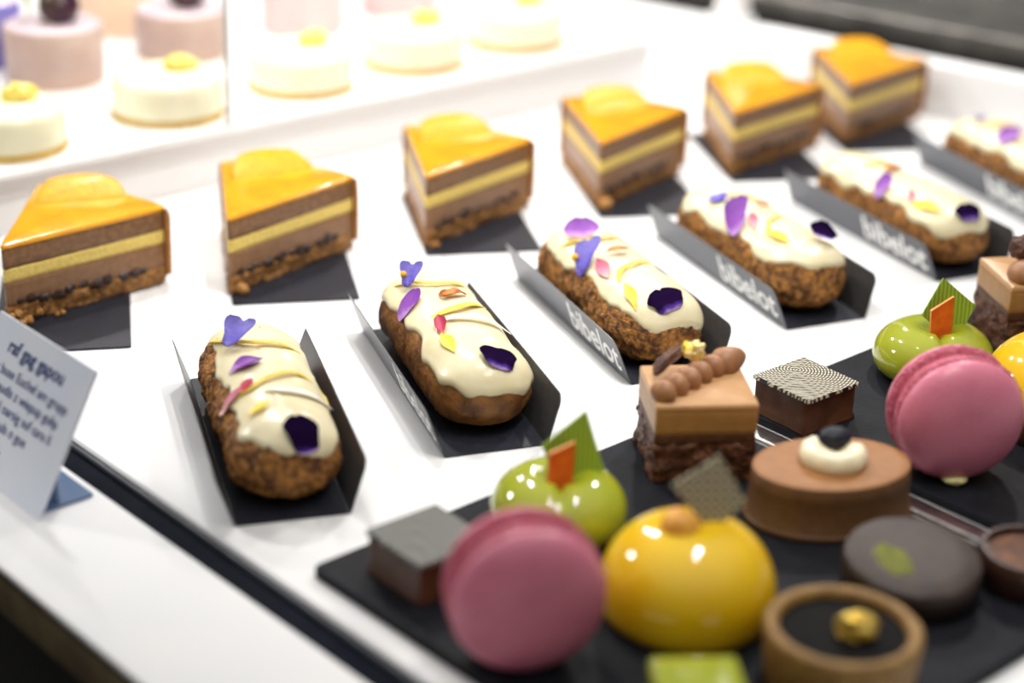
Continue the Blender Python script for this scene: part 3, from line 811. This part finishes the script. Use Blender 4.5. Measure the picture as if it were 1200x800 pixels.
def dimple_cake(name, label, cat, u, n, r, h, m, yaw, dip=0.35, cleft=0.0, base=None, group=None, under=0.35, z0=0.0, dipr=0.3, wl=0.34, ex=0.8):
    t = thing(name, label, cat, (u, n, SB), R(yaw), group)
    NR, NK = 96, 40
    vs = []; fs = []
    for k in range(NK + 1):
        q = k / NK
        for j in range(NR):
            a = 2 * PI * j / NR
            if q < 0.28:                       # underside curve
                w = q / 0.28
                rr = r * (1 - under * (1 - math.sin(w * PI / 2) ** 1.0)); z = h * wl * (1 - math.cos(w * PI / 2))
            else:
                w = (q - 0.28) / 0.72 * PI / 2
                rr = r * math.cos(w) ** ex; z = h * wl + h * (1 - wl) * math.sin(w) ** 0.95
            f = rr / r
            z -= dip * h * math.exp(-(f / dipr) ** 2) if q > 0.28 else 0
            if cleft and q > 0.28:
                da = math.atan2(math.sin(a + PI / 2), math.cos(a + PI / 2))     # cleft faces local -y
                g = math.exp(-(da / 0.16) ** 2) * max(0, 1 - f ** 3) * cleft
                z -= g * h
            vs.append((rr * math.cos(a), rr * math.sin(a), z + z0))
    for k in range(NK):
        for j in range(NR):
            j2 = (j + 1) % NR
            fs.append((k * NR + j, k * NR + j2, (k + 1) * NR + j2, (k + 1) * NR + j))
    fs += [tuple(range(NR)), tuple(range(NK * NR, NK * NR + NR))]
    MB().add(vs, fs).build('glazed_body', m, t)
    return t

def chip(t, name, poly, c, yaw, lean, m, label, th=0.12, roll=0, medge=None):
    v, f, s = plate(poly, th)
    b = MB().add(v, f, 0, False); b.add(v, s, 1, False)
    return b.build(name, [m, medge or m], t, c, (R(lean), R(roll), R(yaw)), label)
CAMY = -43       # yaw whose local -y faces the viewer's side of the counter
for (u, n, lab) in ((41.25, 41.45, 'green glazed cake with an orange shard, behind the foreground macaron'),
                    (63.45, 41.05, 'green glazed cake with an orange shard, behind the right-hand macaron')):
    second = u > 50
    t = dimple_cake('green_cake', lab, 'glazed cake', u, n, 2.5 if not second else 2.62, 2.45, M['green'], CAMY, 0.25, 0.1, group='green glazed cakes', dipr=0.27)
    chip(t, 'striped_plate', [(-1.05, 0.35), (0.55, -1.0), (1.35, 0.75), (-0.2, 2.0)] if second else [(-1.05, 0.9), (-0.35, -1.0), (1.25, -0.1), (0.55, 2.2)],
         (0.35, 0.25, 2.35), 8, -8, M['green_stripe'], 'striped green chocolate plate', 0.1)
    chip(t, 'orange_shard', [(-0.55, 0.85), (-0.5, -0.2), (0.35, -1.35), (0.5, -1.2), (0.45, 1.45)] if second else [(-0.55, 0.95), (-0.6, -0.1), (0.05, -1.1), (0.3, -1.05), (0.4, 1.35)],
         (0.1, -0.35, 2.3), 12, -6, M['orange_shard'], 'orange shard', 0.16, 0, M['orange_edge'])

t = dimple_cake('yellow_dome', 'yellow glazed dome cake in the foreground with a nut and mesh wafer on top', 'glazed cake', 40.85, 34.75, 3.02, 3.4, M['yellow'], CAMY, 0.07, 0, group='yellow glazed dome cakes', under=0.1, dipr=0.2, wl=0.2, ex=0.88)
MB().add(*blob(0.66, (-0.42, -0.2, 3.3), 0.1, 1.2, 3, (1.05, 1.0, 0.9), 3)).build('hazelnut', M['nut_gold'], t, label='roasted golden nut')
chip(t, 'mesh_wafer', [(-1.35, 0.95), (0.0, -0.7), (1.25, 0.3), (0.25, 1.95)], (0.6, 0.3, 3.6), 6, -10, M['wafer'], 'thin grey gold mesh wafer', 0.1)
t = dimple_cake('yellow_dome', 'yellow glazed dome cake at the right edge behind the second macaron', 'glazed cake', 63.5, 34.9, 3.1, 3.1, M['yellow'], CAMY, 0.16, 0, group='yellow glazed dome cakes', under=0.1, z0=0.8, dipr=0.2, wl=0.2, ex=0.88)
v, f = loft(circle(3.05, 64), [(0.06, 0), (0, 0.08), (0, 0.8), (0.08, 0.88)])
MB().add(v, f).build('tart_base', M['choc_dark'], t, label='dark chocolate base')

# caramel cakes
def gateau(u, n, yaw, label, main):
    t = thing('caramel_cake', label, 'cake', (u, n, SB), R(yaw), 'caramel mousse cakes')
    W, Dp = 3.95, 3.7
    o = rsquare(W, Dp, 0.06, 3, 18, 0, 0)
    MB().add(*loft(o, [(0.02, 0)] + [(-0.02, 0.08 + 0.13 * k) for k in range(12)] + [(0.05, 1.66)], 0.2, 1.9, 5 if main else 9)).build('crunch_base', M['crunch'], t, sharp=60)
    MB().add(*loft(o, [(0.02, 1.62)] + [(0, 1.66 + 0.08 * k) for k in range(5)] + [(0.03, 2.04)], 0.05, 2.2, 6)).build('chocolate_layer', M['brownie'], t, sharp=50)
    MB().add(*loft(o, [(0.02, 2.02)] + [(0, 2.05 + 0.18 * k) for k in range(6)] + [(0.02, 3.02)], 0.012, 2, 7)).build('caramel_mousse', M['caramel'], t, sharp=50)
    MB().add(*loft(o, [(0.02, 3.0), (-0.015, 3.04), (-0.01, 3.2), (0.03, 3.25), (0.05, 3.27)], 0.012, 1, 8)).build('caramel_glaze', M['caramel_top'], t, sharp=60)
    zt = 3.26
    if main:
        for k, (x, y) in enumerate([(0.35, 0.6), (0.95, 1.2), (1.55, 1.75), (2.1, 2.3), (2.7, 2.85)]):
            v, f = blob(0.5, (0, 0, 0), 0.04, 1.2, k, (0.85, 1.1, 1.0), 3)
            MB().add([(a, b, max(c, -0.3)) for a, b, c in v], f).build('piped_bead', M['piped'], t, (x, y, zt + 0.28), (0, 0, R(45)))
        v, f = blob(0.62, (0, 0, 0), 0.04, 1.2, 9, (1, 1, 0.95), 3)
        v = [(a * (1.7 if a > 0 else 1) , b * (1 - 0.42 * max(0, a) / 0.62), max(c, -0.3)) for a, b, c in v]
        MB().add(v, f).build('piped_bead', M['piped'], t, (3.3, 3.25, zt + 0.3), (0, 0, R(30)), label='large pointed piped bead')
        MB().add(*blob(0.42, (0, 0, 0), 0.5, 2.2, 4, (1, 0.8, 0.9), 3)).build('gold_leaf', M['gold_yellow'], t, (1.95, 2.95, zt + 0.95), label='bright gold leaf flake')
        c = [(-0.9, 0, -.1), (-0.4, 0.1, .12), (0.2, 0.1, .2), (0.9, 0, .35)]
        MB().add(*sweep(spline(c, 14), 0.62, 0.5)).build('chocolate_curl', M['crunch'], t, (1.0, 2.75, zt + 0.5), (0, R(-8), R(40)), label='dark brown chocolate curl')
    else:
        for k, (x, y, s) in enumerate([(0.9, 0.8, 1.0), (1.6, 1.3, 1.1), (2.3, 1.8, 1.1), (3.0, 2.4, 1)]):
            v, f = blob(0.7 * s, (0, 0, 0), 0.06, 1.2, k, (1.1, 1.2, 0.85), 3)
            MB().add([(a, b, max(c, -0.3)) for a, b, c in v], f).build('piped_bead', M['piped'], t, (x, y, zt + 0.3))
        MB().add(*blob(0.62, (0, 0, 0), 0.3, 2.4, 4, (1, 1, 0.95), 3)).build('crunch_ball', M['crunch'], t, (1.2, 1.9, zt + 1.1), label='knobbly brown crunch ball')
    return t
gateau(46.5, 41.75, -36, 'caramel mousse cake with piped beads and gold leaf, in the middle of the front board', True)
gateau(67.75, 40.25, -33, 'caramel mousse cake with a brown crunch ball at the right edge', False)

# oval cake
t = thing('oval_cake', 'oval milk chocolate cake with a white chocolate ring, beside the caramel cake', 'cake', (49.95, 36.0, SB), R(-27))
o = circle(3.15, 72, 2.25)
MB().add(*loft(o, [(0.02, 0), (-0.1, 0.06), (-0.1, 0.2), (0, 0.28), (0.06, 1.5), (0.1, 1.98), (0.16, 2.04)])).build('cake_side', M['oval_side'], t)
MB().add(*loft(o, [(0.14, 2.02), (0.12, 2.06), (0.2, 2.1), (0.6, 2.105)])).build('cake_top', M['oval_top'], t, label='lighter brown velvet top')
rg = []
NR = 64; vs = []; fs = []
prof = [(1.22, 0.0), (1.28, 0.2), (1.2, 0.5), (1.0, 0.66), (0.72, 0.66), (0.55, 0.5), (0.3, 0.4)]
for k in range(NR):
    a = 2 * PI * k / NR
    back = math.exp(-((math.atan2(math.sin(a - R(75)), math.cos(a - R(75)))) / 0.75) ** 2)
    for r, z in prof:
        fl2 = 1 + 0.07 * math.sin(9 * a) * (1 if r < 1.1 else 0)
        vs.append((r * fl2 * math.cos(a), r * fl2 * math.sin(a), z * (1 - 0.6 * back)))
m = len(prof)
for k in range(NR):
    k2 = (k + 1) % NR
    for q in range(m - 1): fs.append((k * m + q, k2 * m + q, k2 * m + q + 1, k * m + q + 1))
fs += [tuple(k * m for k in range(NR)), tuple(k * m + m - 1 for k in range(NR))]
MB().add(vs, fs).build('white_ring', M['white_choc'], t, (0.1, 0.15, 2.1), (0, 0, R(-16)), 'white chocolate ring')
v, f = blob(0.62, (0, 0, 0), 0.04, 1.0, 2, (1.05, 0.85, 0.62), 3)
MB().add(v, f).build('dark_berry', M['blueberry'], t, (0.4, 0.78, 2.72), label='dark blue berry on the ring')

# chocolate puck
t = thing('chocolate_biscuit', 'flat round dark chocolate biscuit with green dust, beside the oval cake', 'biscuit', (47.9, 30.75, SB), R(-43), rot=(R(7), 0, R(-43)))
MB().add(*loft(circle(2.38, 64), [(0.15, 0.3), (0.0, 0.42), (-0.02, 1.1), (0.05, 1.3)])).build('biscuit_side', M['puck_side'], t)
MB().add(*loft(circle(2.38, 64), [(0.04, 1.28), (0.06, 1.36), (0.2, 1.43), (0.9, 1.47)], 0.02, 1.0, 2)).build('coated_top', M['puck'], t)
v, f = loft(circle(0.62, 36, 0.95, 0.25, 3), [(0.0, 1.44), (0.08, 1.5), (0.25, 1.53)], 0.03, 3, 3)
MB().add(v, f).build('green_dust', M['green_dust'], t, (-0.75, -0.35, 0), (0, 0, R(20)), label='small smear of green dust')
# brown tartlet at the right edge
t = thing('brown_tartlet', 'dark brown tartlet at the right edge of the front board', 'tartlet', (51.5, 28.35, SB), R(-43))
MB().add(*loft(circle(1.75, 48), [(0.15, 0), (0.05, 0.1), (0, 1.2), (0.08, 1.32), (0.2, 1.32), (0.25, 1.1)])).build('tart_shell', M['choc_dark'], t)
MB().add(*loft(circle(1.5, 48), [(0.0, 0.9), (0.0, 1.08), (0.3, 1.14)])).build('filling', M['crunch'], t)
# ring tart
t = thing('round_tart', 'round golden tart shell filled with black ganache and gold leaf, at the front', 'tart', (41.5, 28.75, SB), R(-43))
MB().add(*loft(circle(2.5, 80), [(0.2, 0), (0.12, 0.08), (0.0, 1.9), (0.06, 2.05), (0.2, 2.1), (0.38, 2.06), (0.46, 1.95), (0.5, 1.2)], 0.03, 2.5, 4, (True, False))).build('tart_shell', M['tart'], t)
MB().add(*loft(circle(2.03, 64), [(0.0, 1.5), (0.0, 1.78), (0.2, 1.8)])).build('ganache', M['ganache'], t)
MB().add(*blob(0.6, (0, 0, 0), 0.45, 1.8, 6, (1.05, 0.8, 0.72), 3)).build('gold_leaf', M['gold'], t, (0.35, -0.05, 2.1), label='crumpled gold leaf')
# green square at the bottom
t = thing('green_square_cake', 'small green square cake at the bottom edge of the photo', 'cake', (35.75, 29.6, SB), R(-38))
MB().add(*loft(rsquare(2.7, 2.7, 0.2, 4, 6), [(0.05, 0), (0, 0.08), (0, 1.0), (0.03, 1.1)])).build('cake_body', M['choc_mid'], t)
MB().add(*loft(rsquare(2.76, 2.76, 0.2, 4, 6), [(0.04, 1.06), (0, 1.1), (0, 1.85), (0.06, 1.98), (0.16, 2.03)])).build('green_glaze', M['green'], t)

# ------------------------------------------------------------------ cakes on the shelf
SZ = 3.56
def cheesecake(u, n, r, label, ja):
    t = thing('cheesecake', label, 'cheesecake', (u, n, SZ), 0, 'small white cheesecakes on the shelf')
    MB().add(*loft(circle(r, 56), [(0.05, 0), (-0.04, 0.06), (-0.04, 0.36), (0.05, 0.42)], 0.05, 3, 2)).build('biscuit_base', M['biscuit'], t)
    MB().add(*loft(circle(r, 56), [(0.1, 0.38), (0.0, 0.46), (0.0, 1.7), (0.05, 2.0), (0.2, 2.25), (0.5, 2.38), (1.0, 2.42)])).build('white_body', M['cheese'], t)
    MB().add(*blob(0.75, (0, 0, 0), 0.3, 1.6, int(u), (1.2, 0.6, 0.75), 3)).build('lemon_piece', M['lemon_jelly'], t, (0.75, -0.25, 2.75), (0, 0, R(ja)), 'yellow lemon piece on top')
for k, (u, lab) in enumerate(zip((42.7, 52.5, 61.6, 70.2, 78.8), ('white cheesecake at the left edge of the raised shelf', 'white cheesecake just left of the glass edge on the shelf',
        'white cheesecake just right of the glass edge on the shelf', 'white cheesecake second from the right on the shelf', 'white cheesecake farthest right on the shelf'))):
    cheesecake(u, 84.75 + 0.1 * k, 3.05, lab, -20)
def cylinder_cake(u, n, r, h, m, label, berry, leaf=False, cat='mousse cake'):
    t = thing('mousse_cake', label, cat, (u, n, SZ), 0, 'round mousse cakes at the back of the shelf')
    MB().add(*loft(circle(r, 56), [(0.15, 0), (0.08, 0.08), (0, h - 0.15), (0.06, h), (0.18, h + 0.03)])).build('mousse_body', m, t)
    MB().add(*loft(circle(r, 56), [(0.16, h), (0.2, h + 0.1), (0.4, h + 0.16), (1.2, h + 0.18)])).build('glazed_top', M['lilac_top'] if m is not M['peach'] else M['peach'], t)
    if berry:
        bm_ = MB()
        v, f = blob(1.12, (0, 0, 0), 0.0, 1, 1, (1, 1, 1.0), 3)
        v = [tuple(Vector(p) * (1 + 0.12 * abs(math.sin(9 * math.atan2(p[1], p[0])) * math.cos(8 * p[2])))) for p in v]
        bm_.add(v, f).build('blackberry', M['blackberry'], t, (0.3, -0.3, h + 1.1), label='dark blackberry')
    if leaf:
        lv = []
        for j in range(9):
            w = math.sin(PI * j / 8) * 0.75
            for q in (-1, 0, 1): lv.append((q * w, j * 0.24, 0.25 * abs(q) * w + 0.5 * math.sin(j / 8 * 2)))
        fs2 = [(j * 3 + q, j * 3 + q + 1, j * 3 + q + 4, j * 3 + q + 3) for j in range(8) for q in (0, 1)]
        n3 = len(lv); lv2 = lv + [(a, b, c - 0.04) for a, b, c in lv]
        fs2 += [tuple(n3 + i for i in reversed(f)) for f in fs2]
        MB().add(lv2, fs2).build('mint_leaf', M['leaf'], t, (-1.0, 0.8, h + 0.25), (R(58), 0, R(60)), 'green mint leaf')
    return t
cylinder_cake(51.0, 94.5, 2.85, 3.25, M['lilac'], 'lilac mousse cake with blackberry and leaf, at the upper left', True, True)
cylinder_cake(60.0, 95.1, 2.8, 2.8, M['lilac'], 'lilac mousse cake with blackberry just left of the glass edge', True)
cylinder_cake(69.6, 95.7, 2.7, 3.7, M['lilac_light'], 'pale pink mousse cake right of the glass edge', False)
cylinder_cake(78, 96.1, 2.6, 3.7, M['lilac_light'], 'pale pink mousse cake at the top edge, behind the fourth cheesecake', False)
cylinder_cake(60.1, 102.5, 2.6, 3.6, M['peach'], 'peach mousse cake at the top left, behind the lilac cakes', False)
t = thing('violet_cake', 'small violet blue cake at the upper left edge behind the lilac cake', 'cake', (49.9, 99.6, SZ), 0)
MB().add(*loft(circle(1.6, 40), [(0.1, 0), (0, 0.1), (0, 3.6), (0.1, 3.8)])).build('cake_body', M['violet_cake'], t)
MB().add(*loft(circle(1.6, 40), [(0.1, 3.78), (0.3, 3.9), (0.8, 3.95)])).build('glazed_top', M['lilac_top'], t)

# ------------------------------------------------------------------ printed tag on the front ledge
t = thing('price_tag', 'pale blue printed tag leaning on the white front ledge at the left edge', 'tag', (27.35, 54.4, 0.02))
# face plane: bottom edge runs along +n, top leans towards the cakes
up = Vector((2.75, -0.05, 5.2)).normalized(); H_ = 5.9; L_ = 7.2
def tagpoint(a, b, off=0.0):
    # a along the bottom edge (to the left as seen), b up the sheet
    n = Vector((0, 1, 0)).cross(up).normalized()
    return Vector((0, 1, 0)) * a + up * b + n * off
def slab(a0, a1, b0, b1, o0, o1):
    vs = [tagpoint(a, b, o) for o in (o0, o1) for a, b in ((a0, b0), (a1, b0), (a1, b1), (a0, b1))]
    return vs, [(0, 1, 2, 3), (7, 6, 5, 4), (0, 4, 5, 1), (1, 5, 6, 2), (2, 6, 7, 3), (3, 7, 4, 0)]
nrm = Vector((0, 1, 0)).cross(up).normalized()
sg = -1 if nrm.x > 0 else 1        # make the printed side face the customers (-x)
MB().add(*slab(0, L_, 0, H_, 0.0, -0.12 * sg), smooth=False).build('printed_sheet', M['tag'], t)
MB().add(*slab(0.25, L_ - 0.25, 0, 3.2, 0, -0.12), smooth=False)
v, f = box(2.3, L_ - 0.6, 0.14, (1.35, L_ / 2, 0), r=0.05)
MB().add(v, f).build('foot', M['acrylic_blue'], t, label='clear bluish foot behind the sheet')
v, f = box(0.14, L_ - 0.8, 1.5, (1.1, L_ / 2, 0.12), r=0.05)
MB().add(v, f).build('support', M['acrylic_blue'], t, label='clear bluish support behind the sheet')
rows = [('raf gag gapou', 4.72, 0.78, 0.02), ('goz buse Euchel am grupp', 3.85, 0.56, 0.006), ('uil gaudis z wiepup gulip', 3.2, 0.56, 0.006),
        ('bunoul oarsig suf cara li', 2.55, 0.56, 0.006), ('guuls o gue', 1.9, 0.56, 0.006), ('.', 1.35, 0.5, 0.0), ('G', 0.75, 0.7, 0.0)]
for k, (tx, b, sz, bold) in enumerate(rows):
    mtx = frame(tagpoint(3.7 if k < 5 else 3.95, b, 0.012 * sg), (0, -1, 0), up)
    text_mesh('printed_line', tx, sz, M['tag_ink'], t, mtx, 0.002, bold, 'CENTER')

# ------------------------------------------------------------------ camera
FPX, PITCH, ROLL, YAWC = 2147.24, 0.41433671, 0.03427481, R(-43)
cp, sp = math.cos(PITCH), math.sin(PITCH)
fwd = Vector((0, cp, -sp)); rt = Vector((1, 0, 0)); upv = Vector((0, sp, cp))
r2 = math.cos(ROLL) * rt + math.sin(ROLL) * upv; u2 = -math.sin(ROLL) * rt + math.cos(ROLL) * upv
Z = Matrix.Rotation(YAWC, 3, 'Z')
fwd, r2, u2 = Z @ fwd, Z @ r2, Z @ u2
cam = bpy.data.cameras.new('camera')
co = bpy.data.objects.new('camera', cam); COL.objects.link(co)
co.matrix_world = Matrix(((r2.x, u2.x, -fwd.x, 0), (r2.y, u2.y, -fwd.y, 0), (r2.z, u2.z, -fwd.z, 0.335), (0, 0, 0, 1)))
cam.sensor_width = 36; cam.lens = FPX / 1200 * 36
cam.clip_start = 0.02; cam.clip_end = 50
cam.dof.use_dof = True; cam.dof.focus_distance = 0.77; cam.dof.aperture_fstop = 3.6
cam.dof.aperture_blades = 0
SC.camera = co

# ------------------------------------------------------------------ light
LK = 4.6
def area(name, loc, target, sx, sy, power, col=(1, 1, 1)):
    l = bpy.data.lights.new(name, 'AREA'); l.shape = 'RECTANGLE'; l.size = sx * K; l.size_y = sy * K; l.energy = power; l.color = col
    o = bpy.data.objects.new(name, l); COL.objects.link(o)
    o.location = Vector(loc) * K
    o.rotation_euler = (Vector(target) - Vector(loc)).to_track_quat('-Z', 'Y').to_euler()
    return o
def bulb(name, loc, r, power, col=(1, 0.975, 0.945)):
    l = bpy.data.lights.new(name, 'POINT'); l.shadow_soft_size = r * K; l.energy = power; l.color = col
    o = bpy.data.objects.new(name, l); COL.objects.link(o); o.location = Vector(loc) * K
    return o
def spot(name, loc, target, r, power, cone, col=(1, 0.975, 0.945)):
    l = bpy.data.lights.new(name, 'SPOT'); l.shadow_soft_size = r * K; l.energy = power; l.color = col
    l.spot_size = math.radians(cone); l.spot_blend = 0.8
    o = bpy.data.objects.new(name, l); COL.objects.link(o); o.location = Vector(loc) * K
    o.rotation_euler = (Vector(target) - Vector(loc)).to_track_quat('-Z', 'Y').to_euler()
    return o
spot('lamp_and_fill_spot', (43.6, 30.5, 48), (66, 46, 0), 1.1, 0.4 * LK, 82)
spot('lamp_and_fill_spot', (50.7, 53.8, 48), (60, 80, 0), 1.1, 0.95 * LK, 92)
spot('lamp_and_fill_spot', (53, 37, 50), (48, 36, 0), 1.1, 0.45 * LK, 46)  # added overhead fill that brightens the macaron tops, not a known lamp
spot('lamp_and_fill_spot', (36, 52, 36), (47, 92, 4), 1.2, 0.2 * LK, 60)  # added front fill for the shelf cakes, no real fitting here
for k, (x, y, e) in enumerate(((57, 84, .7), (66, 114, .8), (98, 62, .9), (104, 96, .9))):
    bulb('spot_bulb', (x, y, 48), 1.1, e * LK)
bulb('side_fill', (16, 112, 42), 4.0, 0.9 * LK)  # invented fill that lightens left-facing slice and tray sides
w = bpy.data.worlds.new('room_light'); SC.world = w; w.use_nodes = True
nt = w.node_tree; bg = nt.nodes['Background']
tc = nt.nodes.new('ShaderNodeTexCoord'); sx = nt.nodes.new('ShaderNodeSeparateXYZ')
mr = nt.nodes.new('ShaderNodeMapRange'); mr.interpolation_type = 'SMOOTHSTEP'
mr.inputs['From Min'].default_value = 0.3; mr.inputs['From Max'].default_value = 1.0
mr.inputs['To Min'].default_value = 0.10; mr.inputs['To Max'].default_value = 0.72
nt.links.new(tc.outputs['Generated'], sx.inputs[0]); nt.links.new(sx.outputs['Z'], mr.inputs['Value'])
nt.links.new(mr.outputs[0], bg.inputs['Strength'])
bg.inputs['Color'].default_value = (1.0, 0.985, 0.96, 1)
SC.view_settings.view_transform = 'Standard'; SC.view_settings.look = 'None'
SC.view_settings.gamma = 1; SC.view_settings.use_curve_mapping = False
SC.view_settings.exposure = 0.32
